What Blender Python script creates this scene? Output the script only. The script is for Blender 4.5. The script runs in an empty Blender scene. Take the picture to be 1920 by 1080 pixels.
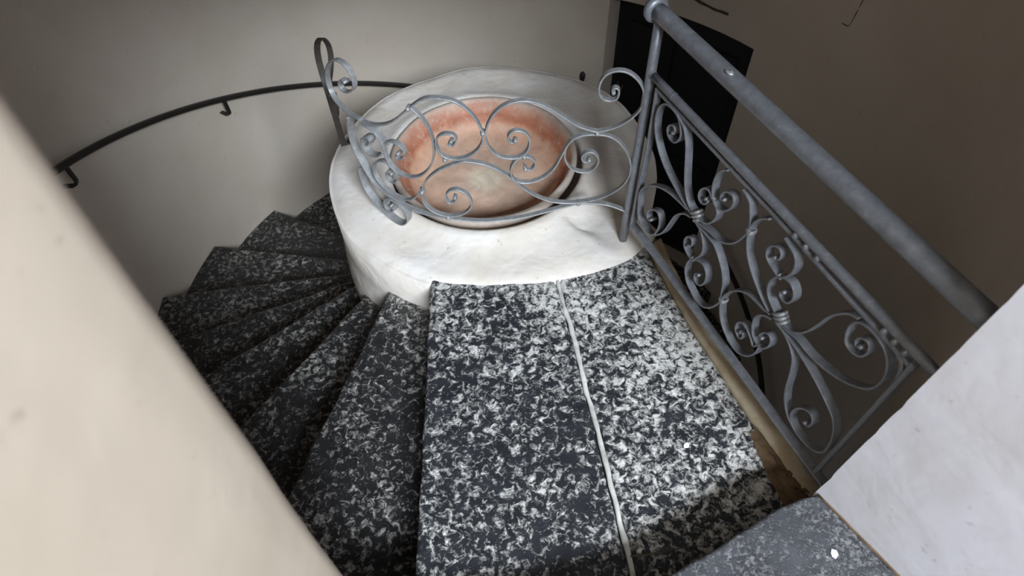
import bpy, math, random
from mathutils import Vector, Matrix, noise
random.seed(7)
D = bpy.data
SC = bpy.context.scene
COL = SC.collection

# ------------------------------------------------------------------ camera
cam_data = D.cameras.new('camera')
cam = D.objects.new('camera', cam_data)
COL.objects.link(cam)
SC.camera = cam
cam_data.sensor_width = 36.0
cam_data.lens = 22.35
cam_data.clip_start = 0.02
_dn = Vector((40.0, 910.0, 1192.0)).normalized()          # gravity seen in camera axes (right, down, forward)
_up = -_dn
_Y = (Vector((0, 0, 1)) - _up * _up.z).normalized()
_X = _Y.cross(_up)
if _X.x < 0: _X = -_X
def _cw(v): return Vector((v.dot(_X), v.dot(_Y), v.dot(_up)))
_r, _u, _b = _cw(Vector((1, 0, 0))), _cw(Vector((0, -1, 0))), _cw(Vector((0, 0, -1)))
cam.matrix_world = Matrix(((_r.x, _u.x, _b.x, 0.0), (_r.y, _u.y, _b.y, 0.0), (_r.z, _u.z, _b.z, 1.9), (0, 0, 0, 1)))
cam_data.dof.use_dof = True
cam_data.dof.focus_distance = 2.35
cam_data.dof.aperture_fstop = 3.2

# ------------------------------------------------------------------ light and exposure
world = D.worlds.new('world')
SC.world = world
world.use_nodes = True
world.node_tree.nodes['Background'].inputs[0].default_value = (0.62, 0.76, 1.0, 1)
world.node_tree.nodes['Background'].inputs[1].default_value = 1.0
def window_light(name, loc, target, sx, sy, power, col):
    l = D.lights.new(name, 'AREA'); l.shape = 'RECTANGLE'; l.size = sx; l.size_y = sy
    l.energy = power; l.color = col
    o = D.objects.new(name, l); COL.objects.link(o); o.location = loc
    o.rotation_euler = (Vector(target) - Vector(loc)).to_track_quat('-Z', 'Y').to_euler()
    return o
window_light('window_daylight', (2.20, -5.16, 5.75), (.0, 1.2, 0.0), 3.60, 1.55, 1700.0, (0.81, 0.90, 1.0))
SC.view_settings.view_transform = 'Standard'
SC.view_settings.look = 'None'
SC.view_settings.gamma = 1.0
SC.view_settings.use_curve_mapping = False
SC.view_settings.exposure = 0.0
try:
    SC.cycles.use_denoising = True
    SC.cycles.max_bounces = 10
    SC.cycles.diffuse_bounces = 6
except Exception:
    pass

# ------------------------------------------------------------------ helpers
def tag(o, label=None, cat=None, group=None, kind=None):
    if label: o['label'] = label
    if cat: o['category'] = cat
    if group: o['group'] = group
    if kind: o['kind'] = kind
    return o

def build(name, verts, faces, mat, parent=None, smooth=False, smooth_faces=None):
    me = D.meshes.new(name)
    me.from_pydata([tuple(v) for v in verts], [], faces)
    me.validate(); me.update()
    if smooth:
        for p in me.polygons: p.use_smooth = True
    elif smooth_faces:
        for i in smooth_faces:
            if i < len(me.polygons): me.polygons[i].use_smooth = True
    me.materials.append(mat)
    o = D.objects.new(name, me); COL.objects.link(o)
    if parent: 
        o.parent = parent
        o.matrix_parent_inverse = Matrix.Translation(-parent.location)
    return o

def empty(name, loc):
    o = D.objects.new(name, None); COL.objects.link(o); o.location = loc; o.empty_display_size = 0.1
    return o

class MB:
    def __init__(s): s.v = []; s.f = []
    def add(s, v, f):
        n = len(s.v); s.v += [tuple(p) for p in v]; s.f += [tuple(i + n for i in q) for q in f]
    def build(s, name, mat, parent=None, smooth=False): return build(name, s.v, s.f, mat, parent, smooth)

def catmull(pts, n):
    pts = [Vector(p) for p in pts]
    q = [2 * pts[0] - pts[1]] + pts + [2 * pts[-1] - pts[-2]]
    o = []
    for i in range(1, len(q) - 2):
        a, b, c, d = q[i - 1:i + 3]
        for k in range(n):
            t = k / n
            o.append(.5 * ((2 * b) + (c - a) * t + (2 * a - 5 * b + 4 * c - d) * t * t + (3 * b - a - 3 * c + d) * t ** 3))
    o.append(pts[-1])
    return o

def tube(mb, pts, r, seg=14, cap=True, ref=Vector((0, 0, 1))):
    """round bar along a 3D polyline; r may be a list"""
    n = len(pts); rings = []
    base = len(mb.v); V = []
    for i, p in enumerate(pts):
        t = (pts[min(i + 1, n - 1)] - pts[max(i - 1, 0)]).normalized()
        rf = ref if abs(t.dot(ref)) < .95 else Vector((1, 0, 0))
        a = t.cross(rf).normalized(); b = a.cross(t)
        rr = r[i] if isinstance(r, (list, tuple)) else r
        for k in range(seg):
            w = 2 * math.pi * k / seg
            V.append(p + a * (rr * math.cos(w)) + b * (rr * math.sin(w)))
    F = []
    for i in range(n - 1):
        for k in range(seg):
            F.append((i * seg + k, i * seg + (k + 1) % seg, (i + 1) * seg + (k + 1) % seg, (i + 1) * seg + k))
    if cap:
        F.append(tuple(range(seg))[::-1]); F.append(tuple((n - 1) * seg + k for k in range(seg)))
    mb.add(V, F)

def bar(mb, pts, nrm, w, t, chamfer=.2):
    """flat forged strap: pts 3D, nrm = out-of-plane normal per point, w = width along it, t = thickness in plane"""
    n = len(pts); V = []; F = []
    for i, p in enumerate(pts):
        T = (pts[min(i + 1, n - 1)] - pts[max(i - 1, 0)])
        N = nrm[i] if isinstance(nrm, list) else nrm
        T = T.normalized() if T.length > 1e-9 else Vector((1, 0, 0))
        S = N.cross(T).normalized()
        tt = t[i] if isinstance(t, list) else t
        ww = w[i] if isinstance(w, list) else w
        c = chamfer * min(tt, ww)
        for (a, b) in ((-1, -1), (1, -1), (1, 1), (-1, 1)):
            # 8-gon section
            pass
        sec = [(-tt / 2 + c, -ww / 2), (tt / 2 - c, -ww / 2), (tt / 2, -ww / 2 + c), (tt / 2, ww / 2 - c),
               (tt / 2 - c, ww / 2), (-tt / 2 + c, ww / 2), (-tt / 2, ww / 2 - c), (-tt / 2, -ww / 2 + c)]
        for (a, b) in sec: V.append(p + S * a + N * b)
    for i in range(n - 1):
        for k in range(8):
            F.append((i * 8 + k, i * 8 + (k + 1) % 8, (i + 1) * 8 + (k + 1) % 8, (i + 1) * 8 + k))
    F.append(tuple(range(8))[::-1]); F.append(tuple((n - 1) * 8 + k for k in range(8)))
    mb.add(V, F)

def prism(mb, poly, z0, z1):
    n = len(poly)
    V = [(x, y, z0) for x, y in poly] + [(x, y, z1) for x, y in poly]
    F = [tuple(range(n))[::-1], tuple(range(n, 2 * n))] + [(i, (i + 1) % n, n + (i + 1) % n, n + i) for i in range(n)]
    mb.add(V, F)

def offset_poly(poly, d):
    """inset a counter-clockwise polygon by d"""
    n = len(poly); out = []
    for i in range(n):
        a, b, c = Vector(poly[i - 1]), Vector(poly[i]), Vector(poly[(i + 1) % n])
        e1 = (b - a).normalized(); e2 = (c - b).normalized()
        n1 = Vector((-e1.y, e1.x)); n2 = Vector((-e2.y, e2.x))
        m = n1 + n2
        if m.length < 1e-6: m = n1
        m.normalize(); k = d / max(.5, m.dot(n1))
        out.append(tuple(b + m * k))
    return out

def area2(poly): return sum(poly[i - 1][0] * poly[i][1] - poly[i][0] * poly[i - 1][1] for i in range(len(poly)))

def densify(poly, step):
    out = []
    for i in range(len(poly)):
        a, b = Vector(poly[i]), Vector(poly[(i + 1) % len(poly)])
        k = max(1, int((b - a).length / step))
        for j in range(k): out.append(tuple(a.lerp(b, j / k)))
    return out

def stone(name, poly, ztop, th, mat, parent=None, rnd=.012, wob=.004, seed=0., step=.03):
    """dressed stone block with worn, slightly wavy, rounded edges"""
    if area2(poly) < 0: poly = poly[::-1]
    p = densify(poly, step)
    q = []
    for x, y in p:
        v = noise.noise_vector(Vector((x * 9 + seed, y * 9, seed * 3.1))) * wob + noise.noise_vector(Vector((x * 35, y * 35, seed))) * wob * .4
        q.append((x + v.x, y + v.y))
    n = len(q); V = []; F = []
    levels = [(0, -th), (0, -rnd), (rnd * .12, -rnd * .55), (rnd * .4, -rnd * .2), (rnd * 1.0, 0.0)]
    for ins, dz in levels:
        for (x, y) in offset_poly(q, ins): V.append((x, y, ztop + dz))
    for l in range(len(levels) - 1):
        for i in range(n):
            F.append((l * n + i, l * n + (i + 1) % n, (l + 1) * n + (i + 1) % n, (l + 1) * n + i))
    ns = len(F)
    F.append(tuple(range(n))[::-1]); F.append(tuple((len(levels) - 1) * n + i for i in range(n)))
    return build(name, V, F, mat, parent, smooth_faces=range(n, ns))

# ------------------------------------------------------------------ materials
def mat_new(name):
    m = D.materials.new(name); m.use_nodes = True
    nt = m.node_tree
    return m, nt, nt.nodes['Principled BSDF']
def N(nt, t, **kw):
    n = nt.nodes.new(t)
    for k, v in kw.items():
        if k.startswith('i_'): n.inputs[k[2:].replace('_', ' ')].default_value = v
        else: setattr(n, k, v)
    return n
def coords(nt):
    return N(nt, 'ShaderNodeTexCoord').outputs['Object']
def ramp(nt, fac, stops, interp='LINEAR'):
    r = N(nt, 'ShaderNodeValToRGB'); r.color_ramp.interpolation = interp
    e = r.color_ramp.elements
    while len(e) < len(stops): e.new(.5)
    for i, (p, c) in enumerate(stops):
        e[i].position = p; e[i].color = (*c, 1) if len(c) == 3 else c
    nt.links.new(fac, r.inputs[0]); return r.outputs[0]
def g(v): return (v, v, v)
def mix(nt, fac, a, b, blend='MIX'):
    m = N(nt, 'ShaderNodeMix', data_type='RGBA', blend_type=blend)
    if isinstance(fac, float): m.inputs[0].default_value = fac
    else: nt.links.new(fac, m.inputs[0])
    for s, x in ((6, a), (7, b)):
        if isinstance(x, tuple): m.inputs[s].default_value = (*x, 1)
        else: nt.links.new(x, m.inputs[s])
    return m.outputs[2]
def noise_tex(nt, vec, scale, detail=4, rough=.55, dist=0.):
    n = N(nt, 'ShaderNodeTexNoise'); n.inputs['Scale'].default_value = scale; n.inputs['Detail'].default_value = detail
    n.inputs['Roughness'].default_value = rough; n.inputs['Distortion'].default_value = dist
    nt.links.new(vec, n.inputs['Vector']); return n.outputs['Fac']
def bump(nt, bsdf, h, strength, dist=.01, prev=None):
    b = N(nt, 'ShaderNodeBump'); b.inputs['Strength'].default_value = strength; b.inputs['Distance'].default_value = dist
    nt.links.new(h, b.inputs['Height'])
    if prev: nt.links.new(prev, b.inputs['Normal'])
    nt.links.new(b.outputs[0], bsdf.inputs['Normal']); return b.outputs[0]

def plaster(name, base, dirt, rough=.7, bs=.35, scale=3., spec=.3):
    m, nt, p = mat_new(name); c = coords(nt)
    f = ramp(nt, noise_tex(nt, c, scale, 5, .6, .4), [(.35, g(0)), (.75, g(1))])
    col = mix(nt, f, base, dirt)
    sp = ramp(nt, noise_tex(nt, c, 38, 3, .5), [(.68, g(0)), (.76, g(1))])
    col = mix(nt, sp, col, tuple(x * .86 for x in dirt))
    nt.links.new(col, p.inputs['Base Color']); p.inputs['Roughness'].default_value = rough
    p.inputs['Specular IOR Level'].default_value = spec
    b1 = bump(nt, p, noise_tex(nt, c, 5.5, 3, .5, .3), bs, .02)
    b2 = bump(nt, p, noise_tex(nt, c, 60, 5, .6), bs * .35, .003, b1)
    return m
M_WALL = plaster('cream_plaster', (.485, .41, .325), (.44, .365, .28), .62, .18)
M_SHAFT = plaster('shaft_plaster', (.70, .62, .53), (.63, .54, .44), .72, .22, 1.6)
M_RIGHT = plaster('glossy_white_plaster', (.64, .63, .68), (.56, .54, .55), .42, .25, 4., .5)
M_DRUM = plaster('lime_plaster', (.755, .71, .66), (.66, .58, .485), .6, .75, 4.5)
M_CURB = plaster('tan_plaster', (.50, .43, .32), (.36, .27, .16), .8, .6, 9.)
M_RUBBLE = plaster('brown_crumbling_mortar', (.16, .105, .055), (.06, .035, .02), .9, .9, 22.)
M_JOINT = plaster('joint_mortar', (.60, .58, .54), (.28, .27, .25), .85, .6, 14.)
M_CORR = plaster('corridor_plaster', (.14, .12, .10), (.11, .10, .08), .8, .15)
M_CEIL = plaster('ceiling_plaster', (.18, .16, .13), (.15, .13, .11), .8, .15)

def basalt(name, dark, light, amount, grad=None, extra_bump=1., sc=39., warp=.025):
    """dark lava stone, pitted, with pale lime residue in the pits"""
    m, nt, p = mat_new(name); c = coords(nt)
    # warp the coordinates
    nz = N(nt, 'ShaderNodeTexNoise'); nz.inputs['Scale'].default_value = 26; nz.inputs['Detail'].default_value = 3
    nt.links.new(c, nz.inputs['Vector'])
    s1 = N(nt, 'ShaderNodeVectorMath', operation='SUBTRACT'); nt.links.new(nz.outputs['Color'], s1.inputs[0]); s1.inputs[1].default_value = (.5, .5, .5)
    s2 = N(nt, 'ShaderNodeVectorMath', operation='SCALE'); nt.links.new(s1.outputs[0], s2.inputs[0]); s2.inputs['Scale'].default_value = warp
    s3 = N(nt, 'ShaderNodeVectorMath', operation='ADD'); nt.links.new(c, s3.inputs[0]); nt.links.new(s2.outputs[0], s3.inputs[1])
    w = s3.outputs[0]
    big = noise_tex(nt, w, sc, 6, .64, .7)
    fine = noise_tex(nt, w, sc * 3.4, 4, .65, .4)
    patch = noise_tex(nt, c, 4.2, 3, .5, .2)
    def math_(op, a, b):
        n = N(nt, 'ShaderNodeMath', operation=op)
        for i, x in enumerate((a, b)):
            if isinstance(x, (int, float)): n.inputs[i].default_value = x
            else: nt.links.new(x, n.inputs[i])
        return n.outputs[0]
    h = math_('ADD', big, math_('MULTIPLY', math_('SUBTRACT', fine, .5), .34))
    h = math_('ADD', h, math_('MULTIPLY', math_('SUBTRACT', patch, .5), .28))
    if grad:   # more residue towards one place: (x, y, z, radius, gain) list, stains with a shape of their own
        for (gx, gy, rad, gain) in grad:
            d = N(nt, 'ShaderNodeVectorMath', operation='DISTANCE'); nt.links.new(c, d.inputs[0]); d.inputs[1].default_value = (gx, gy, 0)
            mr = N(nt, 'ShaderNodeMapRange', interpolation_type='SMOOTHSTEP'); nt.links.new(d.outputs['Value'], mr.inputs['Value'])
            mr.inputs['From Min'].default_value = 0; mr.inputs['From Max'].default_value = rad
            mr.inputs['To Min'].default_value = gain; mr.inputs['To Max'].default_value = 0
            h = math_('ADD', h, mr.outputs[0])
    t = .5 - amount
    mask = ramp(nt, h, [(t + .01, g(0)), (t + .055, g(.42)), (t + .13, g(1))])
    tone = ramp(nt, noise_tex(nt, c, 70, 3), [(.3, tuple(x * .55 for x in light)), (.7, light)])
    dk = ramp(nt, noise_tex(nt, c, 14, 3), [(.35, dark), (.7, tuple(x * 1.9 for x in dark))])
    col = mix(nt, mask, dk, tone)
    sparkle = ramp(nt, noise_tex(nt, c, 260, 1), [(.74, g(0)), (.78, g(1))])
    col = mix(nt, sparkle, col, (.6, .6, .6))
    nt.links.new(col, p.inputs['Base Color'])
    r = ramp(nt, mask, [(0, g(.36)), (1, g(.72))])
    nt.links.new(r, p.inputs['Roughness'])
    inv = N(nt, 'ShaderNodeMath', operation='SUBTRACT'); inv.inputs[0].default_value = 1.0
    nt.links.new(ramp(nt, h, [(t - .02, g(0)), (t + .14, g(1))]), inv.inputs[1])
    b1 = bump(nt, p, inv.outputs[0], .9 * extra_bump, .006)
    bump(nt, p, fine, .25 * extra_bump, .002, b1)
    return m
M_STONE = basalt('lava_stone', (.014, .0135, .014), (.56, .53, .48), -.008, [(-.1, 2.17, 1.15, .10)])
M_LAND = basalt('landing_lava_stone', (.015, .016, .019), (.68, .66, .62), .006, [(.25, 1.75, 1.0, .115), (.78, 1.05, .60, .09), (.66, .58, .50, .06)])
M_UPPER = basalt('granite_step', (.035, .036, .040), (.21, .21, .22), .03, None, .7, 85., .004)

def iron(name, base, light, rough=.42, metal=.35):
    m, nt, p = mat_new(name); c = coords(nt)
    f = ramp(nt, noise_tex(nt, c, 45, 5, .65), [(.35, base), (.62, tuple(x * 1.35 for x in base)), (.74, light)])
    nt.links.new(f, p.inputs['Base Color']); p.inputs['Roughness'].default_value = rough; p.inputs['Metallic'].default_value = metal
    bump(nt, p, noise_tex(nt, c, 120, 4), .25, .002)
    return m
M_IRON = iron('grey_painted_iron', (.17, .175, .19), (.32, .33, .35))
M_GRILLE = iron('light_grey_painted_iron', (.235, .235, .235), (.46, .46, .455), .5)
M_SHADEIRON = iron('shade_toned_grille_iron', (.045, .038, .032), (.08, .07, .06), .55, .2)  # guard iron with the backlit shade of its far end put into the colour
M_DARKIRON = iron('dark_brown_iron', (.020, .018, .016), (.04, .035, .03), .5, .2)
M_WELD = iron('bare_weld', (.5, .5, .5), (.7, .7, .7), .3, .6)
def plain(name, col, rough=.6, metal=0.):
    m, nt, p = mat_new(name); c = coords(nt)
    f = ramp(nt, noise_tex(nt, c, 20, 3), [(.3, tuple(x * .85 for x in col)), (.7, col)])
    nt.links.new(f, p.inputs['Base Color']); p.inputs['Roughness'].default_value = rough; p.inputs['Metallic'].default_value = metal
    return m
M_DOOR = plain('black_door_paint', (.006, .006, .006), .7)
M_BRASS = plain('dull_latch_metal', (.10, .095, .08), .6, .3)
M_PAPER = plain('white_paper', (.85, .86, .88), .6)
M_CRACK = plain('crack_brown', (.10, .085, .06), .9)

def terracotta():
    m, nt, p = mat_new('terracotta'); c = coords(nt)
    sx = N(nt, 'ShaderNodeSeparateXYZ'); nt.links.new(c, sx.inputs[0])
    cb = N(nt, 'ShaderNodeCombineXYZ'); nt.links.new(sx.outputs[0], cb.inputs[0]); nt.links.new(sx.outputs[1], cb.inputs[1])
    ln = N(nt, 'ShaderNodeVectorMath', operation='LENGTH'); nt.links.new(cb.outputs[0], ln.inputs[0])
    nn = N(nt, 'ShaderNodeMath', operation='MULTIPLY_ADD'); nt.links.new(noise_tex(nt, c, 7, 4, .6, .5), nn.inputs[0]); nn.inputs[1].default_value = .04
    nt.links.new(ln.outputs['Value'], nn.inputs[2])
    # radius + wobble (mean .035)
    col = ramp(nt, nn.outputs[0], [(.0, (.70, .60, .46)), (.08, (.68, .57, .43)), (.12, (.62, .44, .33)), (.28, (.64, .41, .29)), (.350, (.62, .36, .24)),
                                   (.366, (.44, .155, .08)), (.390, (.48, .21, .13)), (.402, (.52, .34, .26)), (.415, (.44, .36, .30)), (.60, (.50, .46, .42))])
    mott = ramp(nt, noise_tex(nt, c, 9, 6, .7, .6), [(.3, g(.72)), (.7, g(1.15))])
    col = mix(nt, 1.0, col, mott, 'MULTIPLY')
    ash = ramp(nt, noise_tex(nt, c, 22, 5, .7, 1.), [(.54, g(0)), (.66, g(.65))])
    col = mix(nt, ash, col, (.50, .42, .34))
    nt.links.new(col, p.inputs['Base Color']); p.inputs['Roughness'].default_value = .62
    bump(nt, p, noise_tex(nt, c, 40, 5), .3, .003)
    return m
M_TERRA = terracotta()
R_SCROLLS = {
    'a': [(0.3402, 0.4747), (0.3006, 0.482), (0.2478, 0.4961), (0.1886, 0.516), (0.1452, 0.5399), (0.1105, 0.5706), (0.09, 0.6022), (0.0787, 0.6397), (0.0803, 0.6806), (0.098, 0.7119), (0.1234, 0.7268), (0.1552, 0.7297), (0.1798, 0.7237), (0.1983, 0.7073), (0.2093, 0.6852), (0.2076, 0.6621), (0.1912, 0.6387), (0.1678, 0.6323), (0.1498, 0.6415), (0.144, 0.6595), (0.1561, 0.6779), (0.1725, 0.6823), (0.1798, 0.6724), (0.172, 0.6601)],
    'b': [(0.3572, 0.4908), (0.3236, 0.4928), (0.2921, 0.5249), (0.2736, 0.5675), (0.2606, 0.6131), (0.2479, 0.6574), (0.2331, 0.6899), (0.2159, 0.7115), (0.1936, 0.7208), (0.1712, 0.7302)],
    'c': [(0.3177, 0.4719), (0.2719, 0.4662), (0.2191, 0.4554), (0.1673, 0.4338), (0.117, 0.3983), (0.0813, 0.3563), (0.0644, 0.3132), (0.0698, 0.2714), (0.083, 0.2202), (0.118, 0.2036), (0.1589, 0.2036), (0.1913, 0.2293), (0.2061, 0.2802), (0.2022, 0.3146), (0.1855, 0.3331), (0.1591, 0.3227), (0.1362, 0.2976), (0.1304, 0.2717), (0.1425, 0.2605), (0.1559, 0.2689)],
    'd': [(0.3417, 0.4601), (0.3161, 0.4501), (0.2879, 0.4235), (0.2684, 0.3902), (0.255, 0.347), (0.2364, 0.2909), (0.2145, 0.2527), (0.1881, 0.2254)],
    'e': [(0.3718, 0.4866), (0.401, 0.4941), (0.4244, 0.5143), (0.4399, 0.5442), (0.4419, 0.573), (0.4278, 0.5887), (0.4057, 0.5993), (0.3864, 0.6102), (0.3672, 0.6051), (0.3515, 0.5819), (0.3513, 0.5577), (0.3676, 0.548), (0.3856, 0.5581), (0.3928, 0.5757), (0.3821, 0.5747)],
    'f': [(0.4307, 0.7252), (0.4144, 0.7118), (0.4009, 0.6899), (0.3933, 0.6593), (0.3962, 0.6303), (0.4072, 0.603), (0.4214, 0.5899), (0.4446, 0.5908), (0.4692, 0.6081), (0.4851, 0.6368), (0.4846, 0.6634), (0.4698, 0.6724), (0.4489, 0.6628), (0.4358, 0.64), (0.4384, 0.624), (0.4493, 0.6324)],
    'g': [(0.3689, 0.4683), (0.4294, 0.4858), (0.4699, 0.4928), (0.505, 0.5093), (0.5332, 0.5384), (0.5523, 0.5719), (0.5632, 0.6023), (0.5665, 0.6268), (0.5622, 0.6548), (0.5493, 0.6828), (0.5384, 0.7033), (0.5184, 0.7133), (0.5017, 0.7157)],
    'h': [(0.7322, 0.4624), (0.6992, 0.4761), (0.6627, 0.4968), (0.6312, 0.5182), (0.604, 0.5444), (0.5844, 0.5733), (0.5713, 0.6081), (0.568, 0.6329), (0.5761, 0.666), (0.5932, 0.6944), (0.6153, 0.7147)],
    'hh': [(0.6798, 0.7089), (0.7066, 0.7014), (0.7273, 0.6922), (0.7407, 0.6706), (0.7411, 0.643), (0.7317, 0.6154), (0.7133, 0.5943), (0.6874, 0.5968), (0.663, 0.6038), (0.6496, 0.6181), (0.648, 0.64), (0.6611, 0.6606), (0.6791, 0.668), (0.6912, 0.658), (0.691, 0.6391), (0.678, 0.6311)],
    'i': [(0.761, 0.4776), (0.7336, 0.4918), (0.7108, 0.5067), (0.6979, 0.5281), (0.6966, 0.5574), (0.7102, 0.5907), (0.731, 0.6074), (0.7521, 0.6125), (0.7703, 0.5998), (0.7784, 0.5795), (0.7724, 0.554), (0.758, 0.5439), (0.7425, 0.5455), (0.7375, 0.5575), (0.7459, 0.5662)],
    'j': [(0.3704, 0.4644), (0.3996, 0.4561), (0.4223, 0.4308), (0.4329, 0.4034), (0.4288, 0.3709), (0.4018, 0.3254), (0.3752, 0.322), (0.354, 0.3318), (0.3443, 0.3552), (0.3533, 0.3825), (0.3738, 0.3921), (0.381, 0.3726), (0.3685, 0.3539)],
    'k': [(0.5688, 0.3049), (0.5569, 0.2712), (0.5368, 0.2309), (0.5049, 0.1988), (0.4693, 0.1906), (0.4353, 0.2014), (0.4055, 0.2178), (0.3859, 0.2522), (0.386, 0.292), (0.4021, 0.3246), (0.4255, 0.3442), (0.4553, 0.3538), (0.4765, 0.3366), (0.4823, 0.3013), (0.4686, 0.2667), (0.4477, 0.2577), (0.4322, 0.2677), (0.4342, 0.2884), (0.4462, 0.293)],
    'l': [(0.3766, 0.4652), (0.4308, 0.4663), (0.4695, 0.4635), (0.5035, 0.4405), (0.5326, 0.4118), (0.5515, 0.3767), (0.5592, 0.3387), (0.5672, 0.309)],
    'm': [(0.568, 0.31), (0.5729, 0.3404), (0.5882, 0.3767), (0.6157, 0.4157), (0.6457, 0.438), (0.6804, 0.4471), (0.7108, 0.4517), (0.7388, 0.4597)],
    'n': [(0.568, 0.31), (0.5761, 0.2797), (0.5889, 0.2517), (0.613, 0.2248), (0.6407, 0.2094), (0.6591, 0.202), (0.6985, 0.2042), (0.7342, 0.2339), (0.754, 0.279), (0.7548, 0.3248), (0.7389, 0.2966), (0.7212, 0.3099), (0.6958, 0.325), (0.6729, 0.3264), (0.6574, 0.3075), (0.6577, 0.2792), (0.6777, 0.2614), (0.6923, 0.2722), (0.6889, 0.2933), (0.679, 0.2859)],
    'o': [(0.7487, 0.4501), (0.7283, 0.4375), (0.7111, 0.4167), (0.7021, 0.3885), (0.7065, 0.3582), (0.7222, 0.3303), (0.7456, 0.3192), (0.7694, 0.3282), (0.7823, 0.3585), (0.7795, 0.3865), (0.7648, 0.3948), (0.7488, 0.3809), (0.742, 0.358), (0.751, 0.3553)],
    'p': [(0.7752, 0.4797), (0.7956, 0.479), (0.8174, 0.4847), (0.84, 0.5064), (0.8582, 0.5425), (0.8707, 0.586), (0.8813, 0.6296), (0.8957, 0.6632), (0.9176, 0.6949), (0.9413, 0.7073)],
    'q': [(0.7707, 0.4709), (0.8022, 0.471), (0.8456, 0.4819), (0.9044, 0.482), (0.9624, 0.4992), (1.0108, 0.5266), (1.0493, 0.5638), (1.0646, 0.6021), (1.0629, 0.6464), (1.0483, 0.6811), (1.0259, 0.7029), (0.9984, 0.7112), (0.9708, 0.7113), (0.9488, 0.7009), (0.9373, 0.6795), (0.9391, 0.6465), (0.9517, 0.6201), (0.9748, 0.6149), (0.9966, 0.628), (1.0033, 0.6571), (0.9921, 0.6781), (0.9746, 0.6734), (0.9667, 0.6541), (0.9732, 0.6414), (0.9828, 0.6473)],
    'r': [(0.769, 0.4615), (0.7998, 0.457), (0.8415, 0.4545), (0.8948, 0.4451), (0.951, 0.4277), (1.0091, 0.4019), (1.0383, 0.3833), (1.0595, 0.3488), (1.0708, 0.3047), (1.0729, 0.2513), (1.0544, 0.2181), (1.0213, 0.2015), (0.9841, 0.1983), (0.9549, 0.2124), (0.943, 0.24), (0.948, 0.2765), (0.966, 0.3064), (0.9873, 0.3163), (1.0031, 0.2983), (1.0022, 0.2692), (0.9884, 0.264)],
    's': [(0.7711, 0.4572), (0.8009, 0.4549), (0.8326, 0.4417), (0.8622, 0.4105), (0.8787, 0.3575), (0.8912, 0.2946), (0.9132, 0.2444), (0.9462, 0.2122), (0.9793, 0.1992), (1.0058, 0.1984)],
}
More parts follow.
